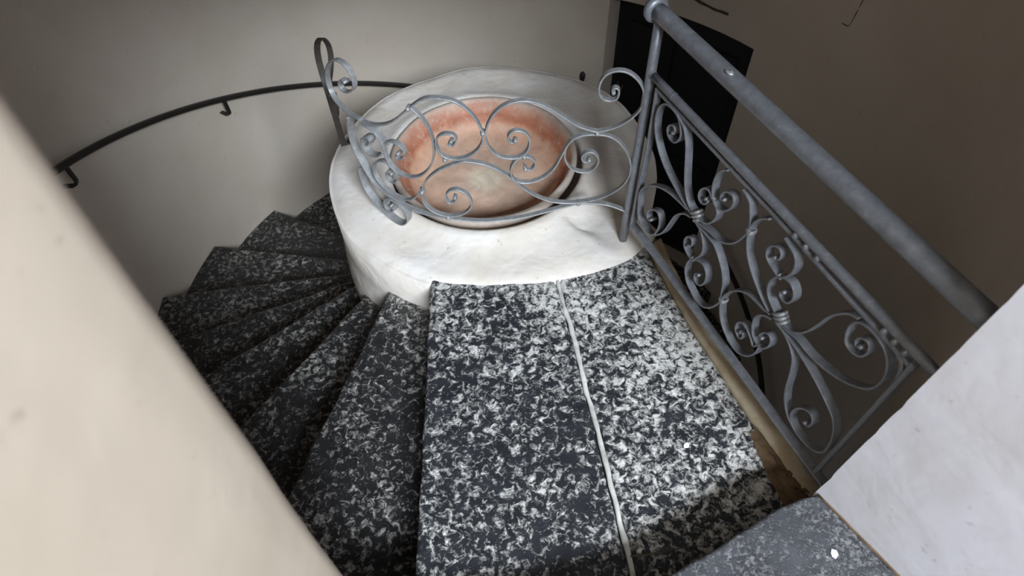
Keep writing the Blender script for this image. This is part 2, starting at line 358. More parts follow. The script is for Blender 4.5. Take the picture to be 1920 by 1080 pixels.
G_SCROLLS = {
    'ga': [(0.1163, 0.6783), (0.1215, 0.687), (0.1148, 0.6948), (0.1038, 0.6927), (0.0988, 0.6816), (0.1, 0.6662), (0.1063, 0.6543), (0.1209, 0.6477), (0.1408, 0.6497), (0.1562, 0.6645), (0.1629, 0.6849), (0.1613, 0.7125), (0.1486, 0.7385), (0.1289, 0.7521), (0.1043, 0.7566), (0.0788, 0.7523), (0.0538, 0.7373), (0.034, 0.716), (0.0228, 0.6915), (0.0188, 0.6641), (0.0213, 0.6377), (0.0329, 0.6093), (0.0538, 0.5798), (0.0803, 0.5551), (0.1103, 0.5372), (0.1413, 0.5275), (0.1627, 0.5242), (0.2192, 0.5465), (0.2572, 0.5765), (0.2945, 0.6071), (0.349, 0.6476), (0.4063, 0.6638), (0.4638, 0.651), (0.5056, 0.6096), (0.5278, 0.553), (0.5253, 0.5008), (0.4996, 0.4536), (0.4576, 0.4326), (0.4193, 0.4328), (0.3903, 0.4574), (0.3816, 0.4983), (0.3944, 0.5345), (0.4264, 0.549), (0.4507, 0.5344), (0.4541, 0.5116), (0.4415, 0.4985), (0.4305, 0.5073)],
    'gb': [(0.1736, 0.3994), (0.1881, 0.3908), (0.2003, 0.4081), (0.1932, 0.4291), (0.1698, 0.4374), (0.1473, 0.421), (0.1404, 0.3914), (0.1574, 0.3562), (0.1931, 0.3427), (0.2341, 0.3617), (0.2592, 0.4065), (0.2579, 0.4566), (0.2371, 0.4918), (0.2032, 0.5089), (0.1658, 0.5119), (0.1154, 0.5077), (0.0681, 0.4762), (0.0323, 0.4171), (0.0241, 0.3497), (0.0527, 0.2754), (0.1225, 0.2141), (0.2189, 0.1904), (0.3042, 0.2057), (0.3748, 0.2537), (0.4223, 0.3059), (0.468, 0.3607), (0.5316, 0.4104), (0.5955, 0.4269), (0.626, 0.4212), (0.6935, 0.3864), (0.7519, 0.3301), (0.7835, 0.2609), (0.7818, 0.1969), (0.7476, 0.161), (0.6945, 0.1478), (0.645, 0.1609), (0.6139, 0.1854), (0.5979, 0.2225), (0.6097, 0.2681), (0.6432, 0.2916), (0.6776, 0.2801), (0.6943, 0.2466), (0.6817, 0.2175), (0.6548, 0.2347), (0.6584, 0.2507)],
    'gc': [(0.7678, 0.6378), (0.7334, 0.5999), (0.7124, 0.5466), (0.708, 0.4767), (0.727, 0.3997), (0.7712, 0.3425), (0.8257, 0.316), (0.8842, 0.3263), (0.9151, 0.3722), (0.9107, 0.4314), (0.879, 0.4626), (0.8385, 0.4622), (0.8214, 0.4341), (0.843, 0.3951), (0.8658, 0.3992), (0.8521, 0.4171)],
    'gd': [(1.0363, 0.6423), (1.0513, 0.6447), (1.0777, 0.6209), (1.0795, 0.5965), (1.0544, 0.5942), (1.0152, 0.6145), (0.9898, 0.6462), (0.9878, 0.6786), (1.0004, 0.7089), (1.026, 0.7193), (1.063, 0.7133), (1.1069, 0.6847), (1.1531, 0.6348), (1.1901, 0.5766), (1.1933, 0.5305), (1.1644, 0.5072), (1.1154, 0.4992), (1.0648, 0.4954), (1.0096, 0.5024), (0.9989, 0.4973), (0.938, 0.5091), (0.8794, 0.5361), (0.8392, 0.5655), (0.8002, 0.603), (0.7743, 0.6297), (0.7227, 0.6733), (0.6721, 0.6822), (0.6115, 0.6708), (0.563, 0.6182), (0.5382, 0.5537), (0.5438, 0.502), (0.5748, 0.4609), (0.6247, 0.435), (0.6725, 0.4409), (0.6955, 0.4721), (0.6976, 0.5135), (0.6706, 0.5411), (0.6379, 0.5416), (0.6262, 0.5191), (0.643, 0.4917), (0.6563, 0.5008), (0.6457, 0.511)],
    'ge': [(0.3983, 0.377), (0.403, 0.3954), (0.3934, 0.3732), (0.3738, 0.3741), (0.3626, 0.3983), (0.3761, 0.4263), (0.4097, 0.4337), (0.439, 0.4099), (0.4509, 0.3665), (0.4361, 0.3273), (0.3965, 0.311), (0.3414, 0.3228), (0.2974, 0.3647), (0.2745, 0.4163), (0.257, 0.4608)],
    'gf': [(1.0681, 0.2126), (1.0213, 0.1882), (0.9308, 0.166), (0.8655, 0.1479), (0.7922, 0.1437), (0.8574, 0.1421), (0.7065, 0.1384), (0.5998, 0.1298), (0.4939, 0.1288), (0.4141, 0.1341), (0.3344, 0.1499), (0.2556, 0.1702), (0.1977, 0.1879), (0.1275, 0.1893), (0.0706, 0.1803), (0.0122, 0.1636)],
    'gg': [(0.7887, 0.2694), (0.8061, 0.2306), (0.8464, 0.192), (0.8924, 0.182), (0.949, 0.1913), (0.987, 0.2143), (1.0068, 0.249), (0.9979, 0.2956), (0.968, 0.3314), (0.9282, 0.3505), (0.8984, 0.3354), (0.8791, 0.3121), (0.8792, 0.2858), (0.9016, 0.2578), (0.9273, 0.2576), (0.9358, 0.2833), (0.9222, 0.3045), (0.9063, 0.3001)],
    'gh': [(1.0754, 0.477), (1.0925, 0.4282), (1.104, 0.3669), (1.0925, 0.3054), (1.0702, 0.2719), (1.0489, 0.2366), (1.0179, 0.1996), (0.9826, 0.1824), (0.9411, 0.1734)],
    'gi': [(1.0044, 0.4896), (0.9536, 0.4923), (0.9255, 0.4734), (0.9116, 0.4426), (0.9083, 0.4226)],
    'gj': [(0.9186, 0.4019), (0.9461, 0.3702), (0.9865, 0.3533), (1.0183, 0.3648), (1.0254, 0.3942), (1.0131, 0.4223), (0.9829, 0.4399), (0.9705, 0.4271), (0.9913, 0.4008)],
    'gk': [(1.1052, 0.2198), (1.1116, 0.1591), (1.0929, 0.107), (1.0499, 0.0692), (1.0, 0.0401), (0.9598, 0.0126), (0.9118, 0.0013), (0.8731, 0.0632), (0.8712, 0.1177), (0.8934, 0.1495), (0.9332, 0.1551), (0.9627, 0.1476), (0.9828, 0.1113), (0.9757, 0.0822), (0.95, 0.0822), (0.9306, 0.1075), (0.9497, 0.1104)],
}
# ------------------------------------------------------------------ plan of the stair shaft (metres, landing top = 0)
CX, CY = -.10, 2.17          # axis of the shaft and the treads
RW = 1.85                    # shaft wall radius
DX, DY = -.06, 2.17          # axis of the plastered newel drum
def on_circle(az, r, cx=CX, cy=CY):
    """az in degrees, 0 = towards the camera, growing clockwise the way the stairs go down (to the left)"""
    a = math.radians(az); return (cx - r * math.sin(a), cy - r * math.cos(a))
def az_of(x, y): return math.degrees(math.atan2(-(x - CX), -(y - CY))) % 360

FLOOR_Z = -4.0
CEIL_Z = 7.4
# ---- curved shaft wall with the doorway to the lower hall cut out
A_START = az_of(-.62, .399) + .0
A_LEFT = 21.0                                # the left jamb block takes over here
A_RIGHT = az_of(.80, .58) - 9.0
DOOR_A0 = az_of(.695, 3.842)                 # left edge of the opening as seen
DOOR_A1 = az_of(1.43, 3.214)
DOOR_TOP, DOOR_FLOOR = -.178, -2.16
lo, hi = min(DOOR_A0, DOOR_A1), max(DOOR_A0, DOOR_A1)
angs = sorted(set([A_LEFT + (A_RIGHT - A_LEFT) * i / 170 for i in range(171)] + [lo, hi]))
zs = [FLOOR_Z, -3.2, DOOR_FLOOR, -1.6, -1.1, -.6, DOOR_TOP, .4, 1.0, 1.7, 2.4, 3.4, 5.4, CEIL_Z]
V = []; F = []; nz = len(zs)
for a in angs:
    for z in zs:
        w = .008 * noise.noise(Vector((math.radians(a) * 3.2, z * 1.1, 4.0)))
        x, y = on_circle(a, RW + w); V.append((x, y, z))
off = len(V)
for a in angs:
    for z in (FLOOR_Z, CEIL_Z): x, y = on_circle(a, RW + .25); V.append((x, y, z))
for i in range(len(angs) - 1):
    mid = (angs[i] + angs[i + 1]) / 2
    for k in range(nz - 1):
        if lo < mid < hi and DOOR_FLOOR - .001 < (zs[k] + zs[k + 1]) / 2 < DOOR_TOP: continue
        F.append((i * nz + k, i * nz + k + 1, (i + 1) * nz + k + 1, (i + 1) * nz + k))
nf = len(F)
for i in range(len(angs) - 1):
    mid = (angs[i] + angs[i + 1]) / 2
    if not lo < mid < hi: F.append((off + 2 * i, off + 2 * i + 2, off + 2 * i + 3, off + 2 * i + 1))
    F.append((i * nz + nz - 1, off + 2 * i + 1, off + 2 * i + 3, (i + 1) * nz + nz - 1))
tag(build('wall_back', V, F, M_SHAFT, smooth_faces=range(nf)), 'curved plastered stairwell wall wrapping around the stairs', kind='structure')

# reveal of the lower doorway, dark door leaf a hand's width inside it
mid_a = math.radians((DOOR_A0 + DOOR_A1) / 2)
out = Vector((-math.sin(mid_a), -math.cos(mid_a), 0))
p0 = Vector((*on_circle(DOOR_A0, RW), 0)); p1 = Vector((*on_circle(DOOR_A1, RW), 0))
mb = MB()
dep = .13
for a, b in ((p0, p0 + out * .16), (p1, p1 + out * .16)):
    mb.add([a + Vector((0, 0, DOOR_FLOOR)), b + Vector((0, 0, DOOR_FLOOR)), b + Vector((0, 0, DOOR_TOP)), a + Vector((0, 0, DOOR_TOP))], [(0, 1, 2, 3)])
sub = [Vector((*on_circle(DOOR_A0 + (DOOR_A1 - DOOR_A0) * i / 8, RW), DOOR_TOP)) for i in range(9)]
back = [(p0 + out * .16).lerp(p1 + out * .16, i / 8) + Vector((0, 0, DOOR_TOP)) for i in range(9)]
mb.add(sub + back, [(i, i + 1, 10 + i, 9 + i) for i in range(8)])
fl = [Vector((*on_circle(DOOR_A0 + (DOOR_A1 - DOOR_A0) * i / 8, RW - .01), DOOR_FLOOR + .002)) for i in range(9)]
fb = [Vector((v.x, v.y, DOOR_FLOOR + .002)) for v in back]
mb.add(fl + fb, [(i, i + 1, 10 + i, 9 + i) for i in range(8)])
tag(mb.build('trim_1', M_SHAFT), 'plastered reveal of the dark doorway', kind='structure')
q0, q1 = p0 + out * .135, p1 + out * .135
along = (q1 - q0).normalized()
mb = MB()
def slabbox(mb, a, b, z0, z1, n, t):
    poly = [a, b, b + n * t, a + n * t]
    prism(mb, [(v.x, v.y) for v in poly], z0, z1)
slabbox(mb, q0 - along * .05, q1 + along * .05, DOOR_FLOOR, DOOR_TOP + .03, out, .05)
door = mb.build('door_1', M_DOOR); tag(door, 'black door closing the dark doorway at the foot of the curved wall', kind='structure')
L = (q1 - q0).length
for (u0, u1, z0, z1) in ((.10, .40, -2.0, -1.25), (.50, .80, -2.0, -1.25), (.10, .40, -1.1, -.35), (.50, .80, -1.1, -.35)):
    mb = MB(); slabbox(mb, q0 + along * u0 * L / .9, q0 + along * u1 * L / .9, z0, z1, -out, .012); mb.build('door_panel', M_DOOR, door)
mb = MB()
hz = -.86; hu = .055
for (u0, u1, z0, z1) in ((0, .012, -.03, .03), (0, .05, -.03, -.018), (.038, .05, -.03, .022)):
    slabbox(mb, q0 + along * (hu + u0), q0 + along * (hu + u1), hz + z0, hz + z1, -out, .02)
mb.build('latch_keeper', M_BRASS, door)

# ---- left jamb: rounded, slightly battered corner close to the camera
CORN = [(7.4, -.20), (3.1, -.245), (1.714, -.273), (1.497, -.288), (1.336, -.298), (1.177, -.307), (1.04, -.320), (.83, -.335), (.523, -.352), (.2, -.365), (-.3, -.375), (-4.0, -.375)]
def corner_x(z):
    for (za, xa), (zb, xb) in zip(CORN, CORN[1:]):
        if zb <= z <= za: return xa + (xb - xa) * (za - z) / (za - zb)
zl = [-4.0, -2.0, -.3, .0, .2, .4, .523, .65, .83, .95, 1.04, 1.177, 1.336, 1.497, 1.6, 1.714, 2.0, 2.5, 3.1, 7.4]
V = []; F = []
for z in zl:
    cx = corner_x(z)
    a_c = az_of(cx, CY - math.sqrt(RW ** 2 - (cx - CX) ** 2))
    cyy = CY - math.sqrt(RW ** 2 - (cx - CX) ** 2)
    prof = [on_circle(a, RW) for a in (A_LEFT + .3, 18, 15, 13.0)]
    r = .045
    prof += [(cx - r * 1.6, cyy + .004)]
    for k in range(7):
        w = math.radians(80 - k * 14)
        prof.append((cx - r + r * math.cos(w), cyy - r + .004 + r * math.sin(w) - .0))
    prof += [(cx - .004, cyy - .10), (cx - .015, cyy - .2), (cx - .03, cyy - .35), (cx - .06, cyy - .6), (cx - .10, cyy - .85), (-.62, -1.4), (-1.2, -5.35), (-1.6, -5.35), (-1.3, .62)]
    for (x, y) in prof: V.append((x, y, z))
m_ = len(V) // len(zl)
for i in range(len(zl) - 1):
    for k in range(m_):
        F.append((i * m_ + k, i * m_ + (k + 1) % m_, (i + 1) * m_ + (k + 1) % m_, (i + 1) * m_ + k))
F.append(tuple(range(m_))); F.append(tuple((len(zl) - 1) * m_ + k for k in range(m_))[::-1])
tag(build('wall_left', V, F, M_WALL, smooth_faces=range(len(F) - 2)), 'cream plastered wall with a soft rounded corner close by on the left', kind='structure')

# ---- right jamb: white face with a chipped arris
V = []; F = []
zr = [-4.0, -.5] + [-.2 + .025 * i for i in range(0, 96)] + [2.4, 7.4]
fc = Vector((.127, -.20)).normalized()
for z in zr:
    n1 = noise.noise(Vector((z * 14, 1.7, 0))) * .010 + noise.noise(Vector((z * 55, 3.7, 0))) * .006
    if z < -.25 or z > 2.2: n1 = 0
    c0 = Vector((.80, .58)) + fc * max(0, n1)
    A = az_of(.80, .58)
    pr = [on_circle(A - 14, RW + .0), on_circle(A - 7, RW), on_circle(A - 2, RW), tuple(Vector(on_circle(A - .5, RW)) + Vector((max(0, n1), 0))), tuple(c0), tuple(c0 + fc * .004)]
    pr += [tuple(Vector((.80, .58)) + fc * s) for s in (.05, .12, .22, .35, .5, .7, 1.0, 1.4, 1.9, 2.5, 3.5, 5.0, 7.03)]
    pr += [(5.0, -5.35), (5.0, 1.2)]
    for (x, y) in pr: V.append((x, y, z))
m_ = len(V) // len(zr)
for i in range(len(zr) - 1):
    for k in range(m_):
        F.append((i * m_ + k, i * m_ + (k + 1) % m_, (i + 1) * m_ + (k + 1) % m_, (i + 1) * m_ + k))
F.append(tuple(range(m_))); F.append(tuple((len(zr) - 1) * m_ + k for k in range(m_))[::-1])
tag(build('wall_right', V, F, M_RIGHT), 'white plastered wall end with a chipped edge at lower right', kind='structure')

# lintel over the opening between the jambs
mb = MB()
prism(mb, [(-.32, .10), (.95, .33), (.86, .60), (.80, .585)] + [on_circle(az_of(.80, .58) + (360 + 7 - az_of(.80, .58)) * k / 8, RW) for k in range(1, 9)] + [(-.34, .33)], 2.18, CEIL_Z)
tag(mb.build('trim_8', M_WALL), 'plastered lintel over the opening to the stairs', kind='structure')

# ---- corridor behind the viewer, with its window
def box(name, x0, x1, y0, y1, z0, z1, mat, label=None, kind='structure'):
    mb = MB(); prism(mb, [(x0, y0), (x1, y0), (x1, y1), (x0, y1)], z0, z1); o = mb.build(name, mat); tag(o, label, kind=kind); return o
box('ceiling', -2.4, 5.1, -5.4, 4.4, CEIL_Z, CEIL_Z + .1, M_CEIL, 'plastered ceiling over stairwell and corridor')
box('floor', -2.6, 2.6, .1, 4.6, FLOOR_Z - .1, FLOOR_Z, M_STONE, 'stone floor at the foot of the stairwell')
WX0, WX1, WZ0, WZ1, WY = .35, 4.05, 4.95, 6.55, -5.2
mb = MB()
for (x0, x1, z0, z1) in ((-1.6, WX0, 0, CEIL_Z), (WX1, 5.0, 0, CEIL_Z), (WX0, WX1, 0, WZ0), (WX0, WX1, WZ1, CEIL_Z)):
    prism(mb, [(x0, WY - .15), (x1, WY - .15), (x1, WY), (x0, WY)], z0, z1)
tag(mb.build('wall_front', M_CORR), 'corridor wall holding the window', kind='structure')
mb = MB()
for (x0, x1, z0, z1) in ((WX0, WX0 + .04, WZ0, WZ1), (WX1 - .04, WX1, WZ0, WZ1), (WX0, WX1, WZ0, WZ0 + .04), (WX0, WX1, WZ1 - .04, WZ1), ((WX0 + WX1) / 2 - .02, (WX0 + WX1) / 2 + .02, WZ0, WZ1)):
    prism(mb, [(x0, WY - .13), (x1, WY - .13), (x1, WY - .09), (x0, WY - .09)], z0, z1)
tag(mb.build('window_1', M_WALL), 'window frame behind the viewer', kind='structure')

# ------------------------------------------------------------------ upper floor the viewer stands on
UP = .17
nos = [(.818, .575), (.76, .567), (.696, .545), (.60, .500), (.50, .447), (.387, .392), (.25, .345), (.10, .315), (-.10, .30), (-.36, .30)]
poly = nos + [(-.40, .1), (-.45, -.4), (-.62, -1.4), (-1.17, -5.2), (4.3, -5.2), (1.78, -.97), (1.2, -.05), (.985, .28), (.885, .44)]
tag(stone('granite_step', poly, UP, .17, M_UPPER, rnd=.010, wob=.006, seed=3.3),
    'speckled blue-grey stone step edge at the bottom right beside the white wall', 'stair step')
# skirting smear of mortar along the right jamb
mb = MB()
pts = [Vector((.805, .572, UP + .002)) + Vector((fc.x, fc.y, 0)) * s for s in [i * .03 for i in range(60)]]
tube(mb, [p + Vector((-.003, 0, 0)) + noise.noise_vector(p * 30) * .002 for p in pts], .0035, 6)
tag(mb.build('trim_2', M_RUBBLE, smooth=True), 'mortar line along the foot of the white wall', kind='structure')

# ------------------------------------------------------------------ landing: two slabs, mortar joint, plaster curb
joint = [(.171, 1.485), (.190, 1.36), (.215, 1.20), (.228, 1.05), (.255, .86), (.272, .70), (.295, .50), (.305, .36), (.31, .24)]
gapw = .008
slabL = [(-.308, 1.56), (-.308, 1.2), (-.308, .8), (-.308, .24)] + [(x - gapw, y) for x, y in joint[::-1]] + [(.163, 1.60)]
tag(stone('landing_slab', slabL, 0, .17, M_LAND, rnd=.014, wob=.006, seed=1.),
    'large dark pitted lava-stone slab forming the left half of the landing', 'stone slab', 'slabs of the landing')
curb_in = [(.545, 1.62), (.553, 1.545), (.59, 1.40), (.64, 1.22), (.695, 1.05), (.745, .90), (.79, .77), (.815, .665), (.83, .60)]
slabR = [(x + gapw, y) for x, y in joint] + [(.80, .24)] + [(x - .004, y) for x, y in curb_in[::-1]] + [(.53, 1.68), (.18, 1.62)]
tag(stone('landing_slab', slabR, -.001, .17, M_LAND, rnd=.010, wob=.006, seed=2.),
    'dark lava-stone landing slab with dusty grey residue beside the railing and curb', 'stone slab', 'slabs of the landing')
mb = MB()
jp = catmull([(x, y, .0) for x, y in [(.169, 1.50)] + joint], 8)
wd_ = [.016 * (1 + .45 * noise.noise(p * 26)) for p in jp]
jp = [p + noise.noise_vector(p * 16) * .004 for p in jp]
jp = [Vector((p.x, p.y, -.0056 + .0010 * noise.noise(p * 31))) for p in jp]
bar(mb, jp, Vector((0, 0, 1)), .012, wd_, .3)
tag(mb.build('trim_3', M_JOINT, smooth=True), 'pale mortar joint between the two landing slabs', kind='structure')
# thin crack across the right slab
mb = MB()
cp = catmull([(.300, .478, .0005), (.40, .487, .0005), (.47, .497, .0005), (.56, .50, .0005), (.66, .53, .0005)], 10)
tube(mb, [p + noise.noise_vector(p * 40) * .004 for p in cp], [.0028 * (1.1 - i / len(cp)) for i in range(len(cp))], 6)
tag(mb.build('trim_4', M_CRACK), 'hairline crack across the right landing slab', kind='structure')
curb_out = [(.60, 1.66), (.613, 1.57), (.645, 1.43), (.70, 1.25), (.755, 1.08), (.80, .95), (.845, .82), (.885, .69), (.93, .56)]
cin = catmull([(x, y, 0) for x, y in curb_in], 8); cout = catmull([(x, y, 0) for x, y in curb_out], 8)
V = []; F = []
for a, b in zip(cin, cout):
    w1 = noise.noise_vector(a * 25) * .007; w2 = noise.noise_vector(b * 14) * .006
    h = .010 + .006 * noise.noise(a * 9)
    row = [a + w1 + Vector((0, 0, -.02)), a + w1 + Vector((.003, 0, h * .5)), a.lerp(b, .25) + Vector((0, 0, h)), a.lerp(b, .7) + Vector((0, 0, h + .003)),
           b + w2 + Vector((-.006, 0, h - .002)), b + w2 + Vector((0, 0, h - .012)), b + w2 + Vector((0, 0, -.30)), a + Vector((0.02, 0, -.30))]
    V += row
for i in range(len(cin) - 1):
    for k in range(8): F.append((i * 8 + k, i * 8 + (k + 1) % 8, (i + 1) * 8 + (k + 1) % 8, (i + 1) * 8 + k))
F.append(tuple(range(8))[::-1]); F.append(tuple((len(cin) - 1) * 8 + k for k in range(8)))
tag(build('trim_5', V, F, M_CURB, smooth=True), 'tan plaster curb along the open edge of the landing', kind='structure')

# crumbled brown mortar in the corner between slab, curb and upper step
V = []; F = []
gx, gy = 26, 34
for j in range(gy + 1):
    for i in range(gx + 1):
        u, v = i / gx, j / gy
        y = .56 + v * .30; xc = .86 - (y - .56) * .42
        x = xc - .085 * (1 - v * .75) + u * .15 * (1 - v * .72)
        e = math.sin(math.pi * u) * (1 - v) ** .7
        hgt = .030 * e * (.55 + .9 * abs(noise.noise(Vector((x * 38, y * 38, 2.))))) - .004
        V.append((x + .004 * noise.noise(Vector((x * 60, y * 60, 1.))), y, hgt))
for j in range(gy):
    for i in range(gx): F.append((j * (gx + 1) + i, j * (gx + 1) + i + 1, (j + 1) * (gx + 1) + i + 1, (j + 1) * (gx + 1) + i))
tag(build('trim_9', V, F, M_RUBBLE, smooth=True), 'crumbling brown mortar in the corner between landing and upper step', kind='structure')

# ------------------------------------------------------------------ winder steps
OFF = .215
AZ = [0, 17.8, 34.2, 52.5, 68.2, 84.0, 100.5, 117.0, 133.5, 150, 166.5, 183.0]
AZ2 = [238.0, 254.5, 271, 287.5, 304]
def line_pt(az, r, back=0.):
    """point on the nosing line of azimuth az at distance r from the shaft axis"""
    a = math.radians(az); d = Vector((-math.sin(a), -math.cos(a))); n = Vector((-math.cos(a), math.sin(a)))
    o = OFF - back
    return Vector((CX, CY)) + n * o + d * math.sqrt(max(0, r * r - o * o))
ordn = ['first', 'second', 'third', 'fourth', 'fifth', 'sixth', 'seventh', 'eighth', 'ninth', 'tenth', 'eleventh']
LBL = ['wide wedge-shaped lava-stone step immediately below the landing, palest of the flight',
       'narrow wedge-shaped lava-stone step second below the landing',
       'dark wedge-shaped lava-stone step third below the landing',
       'dark winding step fourth below the landing, partly behind the cream wall',
       'dark winding step fifth below the landing, reaching the curved wall at the cream wall edge',
       'winding step sixth below the landing, its outer corner bare against the curved wall',
       'winding step seventh below the landing, in the shade left of the white drum',
       'shaded winding step eighth below the landing, mostly hidden behind the white drum',
       'winding step ninth below the landing, hidden behind the drum',
       'winding step tenth below the landing, behind the drum',
       'winding step eleventh below the landing, nearest the black door']
def step_poly(a_prev, a, rin=.70, rout=1.856, under=.035):
    P = [tuple(line_pt(a, rin)), tuple(line_pt(a, 1.2)), tuple(line_pt(a, rout))]
    pb_ = line_pt(a_prev, rout, under)
    z1 = az_of(*line_pt(a, rout)); z0 = az_of(*pb_)
    if z1 < z0: z1 += 360
    for k in range(1, 5): P.append(on_circle(z1 + (z0 - z1) * k / 5, rout))
    P += [tuple(pb_), tuple(line_pt(a_prev, rin, under))]
    return P
for i in range(1, len(AZ)):
    z = -.18 * i
    o = stone('stone_step', step_poly(AZ[i - 1], AZ[i]), z, .18, M_STONE, rnd=.016, wob=.008, seed=i * 2.7)
    tag(o, LBL[i - 1], 'stair step', 'winding lava-stone steps')
# door-level platform and the steps going on down under the landing
P = [tuple(line_pt(AZ2[0], .70)), tuple(line_pt(AZ2[0], 1.2)), tuple(line_pt(AZ2[0], 1.856))]
z1 = az_of(*line_pt(AZ2[0], 1.856)); z0 = az_of(*line_pt(183, 1.856, .035))
for k in range(1, 12): P.append(on_circle(z1 + (z0 - z1) * k / 12, 1.856))
P += [tuple(line_pt(183, 1.856, .035)), tuple(line_pt(183, .70, .035))]
tag(stone('stone_platform', P, DOOR_FLOOR, .18, M_STONE, rnd=.016, wob=.008, seed=40.), 'dark stone platform in front of the black door', 'stone slab')
for i in range(1, len(AZ2)):
    z = DOOR_FLOOR - .18 * i
    o = stone('stone_step', step_poly(AZ2[i - 1], AZ2[i]), z, .18, M_STONE, rnd=.016, wob=.008, seed=60 + i * 2.7)
    tag(o, ['first', 'second', 'third', 'fourth'][i - 1] + ' unlit step going down beyond the black door, below the railing', 'stair step', 'unlit steps below the railing')

# ------------------------------------------------------------------ plastered newel drum
prof = [(.421, -.16), (.421, .005), (.427, .026), (.445, .033), (.47, .028), (.50, .018), (.55, .010), (.60, .008), (.655, -.006), (.69, -.032), (.708, -.07), (.717, -.12), (.725, -.19), (.735, -.30), (.746, -.45), (.757, -.62), (.765, -.9), (.77, -1.6), (.775, -4.0)]
CVX, CVY = -.089, 2.158      # centre of the cavity for the bowl
nseg = 240
EDG = [(-26, .703), (-20.6, .703), (-10, .70), (5, .703), (19.9, .734), (33, .775), (41, .80), (48, .80), (57, .79), (70, .78)]
def edge_r(d):
    if d <= EDG[0][0]: return EDG[0][1]
    for (a, ra), (c, rc) in zip(EDG, EDG[1:]):
        if d <= c: return ra + (rc - ra) * (d - a) / (c - a)
    return EDG[-1][1]
V = []; F = []
def sm(a, b, x):
    t = max(0., min(1., (x - a) / (b - a))); return t * t * (3 - 2 * t)
pz = []
for (ra, za), (rb, zb) in zip(prof, prof[1:]):
    k = max(1, int(math.hypot(rb - ra, (zb - za)) / .03)) if zb > -1 else 3
    for j in range(k): pz.append((ra + (rb - ra) * j / k, za + (zb - za) * j / k))
pz.append(prof[-1])
for (r, z) in pz:
    for k in range(nseg):
        w = 2 * math.pi * k / nseg
        f = sm(.44, .62, r)
        cx = CVX + (DX - CVX) * f; cy = CVY + (DY - CVY) * f
        x = cx + r * math.sin(w); y = cy - r * math.cos(w)       # w: 0 towards the camera, growing to the right
        dg = math.degrees(w); dgs = dg if dg < 180 else dg - 360
        dz = 0.
        if z > -.9 and r > .44:
            nzv = noise.noise(Vector((x * 3.1, y * 3.1, z * 3 + 2)))
            rr_ = .010 * nzv + .003 * noise.noise(Vector((x * 13, y * 13, z * 13)))
            x += rr_ * math.sin(w); y -= rr_ * math.cos(w)
            dz += .007 * noise.noise(Vector((x * 4, y * 4, 7.))) * (1 if z > -.1 else 0)
            z0_ = z
            h_ = sm(-20.8, -19.6, dgs) * (1 - sm(54, 60, dgs))
            if r >= .60 and z > -.20 and h_ > 0:
                t_ = min(1., (r - .60) / .112)
                re_ = edge_r(dgs) + .004 * noise.noise(Vector((x * 22, y * 22, 1)))
                rr2 = .60 + (re_ + .012 - .60) * t_
                zz2 = .010 - .003 * t_ - .014 * sm(.82, 1., t_)
                x += (rr2 - r) * math.sin(w) * h_; y -= (rr2 - r) * math.cos(w) * h_
                z = z + (zz2 - z) * h_
            g_ = sm(37, 42, dgs) * (1 - sm(75, 120, dgs)) * sm(.46, .56, r)
            if z0_ > -.2: dz -= .040 * g_ * (1 - h_ * sm(.62, .70, r))
            if h_ > 0 and r >= .60: dz *= .4
        V.append((x, y, z + dz))
for i in range(len(pz) - 1):
    for k in range(nseg):
        F.append((i * nseg + k, (i + 1) * nseg + k, (i + 1) * nseg + (k + 1) % nseg, i * nseg + (k + 1) % nseg))
V.append((CVX, CVY, -.16)); c_ = len(V) - 1
for k in range(nseg): F.append((c_, k, (k + 1) % nseg))
drum = tag(build('newel_drum', V, F, M_DRUM, smooth=True), 'massive round white plastered drum the stairs wind around, holding the terracotta bowl', 'stair newel')
# ------------------------------------------------------------------ terracotta bowl
BX, BY = -.10, 2.164
bp = [(0, -.100), (.10, -.100), (.20, -.097), (.27, -.090), (.305, -.078), (.325, -.060), (.338, -.038), (.347, -.020), (.356, -.014), (.366, -.006), (.374, .010), (.380, .034), (.386, .046), (.394, .052), (.403, .050), (.409, .042), (.411, .030), (.408, .016), (.395, .0), (.38, -.05), (.34, -.10), (.28, -.13), (0, -.14)]
V = []; F = []
ns = 120
rings = []
for (r, z) in bp:
    if r == 0: V.append((0, 0, z)); rings.append([len(V) - 1]); continue
    R_ = []
    for k in range(ns):
        w = 2 * math.pi * k / ns
        x, y = math.cos(w), math.sin(w)
        dr = .003 * noise.noise(Vector((x * 2, y * 2, z * 10))); dzz = .0025 * noise.noise(Vector((x * 3, y * 3, 5 + z * 8)))
        V.append(((r + dr) * x, (r + dr) * y, z + dzz)); R_.append(len(V) - 1)
    rings.append(R_)
for A_, B_ in zip(rings, rings[1:]):
    for k in range(ns):
        if len(A_) == 1: F.append((A_[0], B_[k], B_[(k + 1) % ns]))
        elif len(B_) == 1: F.append((A_[k], B_[0], A_[(k + 1) % ns]))
        else: F.append((A_[k], B_[k], B_[(k + 1) % ns], A_[(k + 1) % ns]))
bowl = build('terracotta_bowl', V, F, M_TERRA, smooth=True); bowl.location = (BX, BY, 0)
tag(bowl, 'wide weathered terracotta bowl sunk in the top of the white drum', 'bowl')

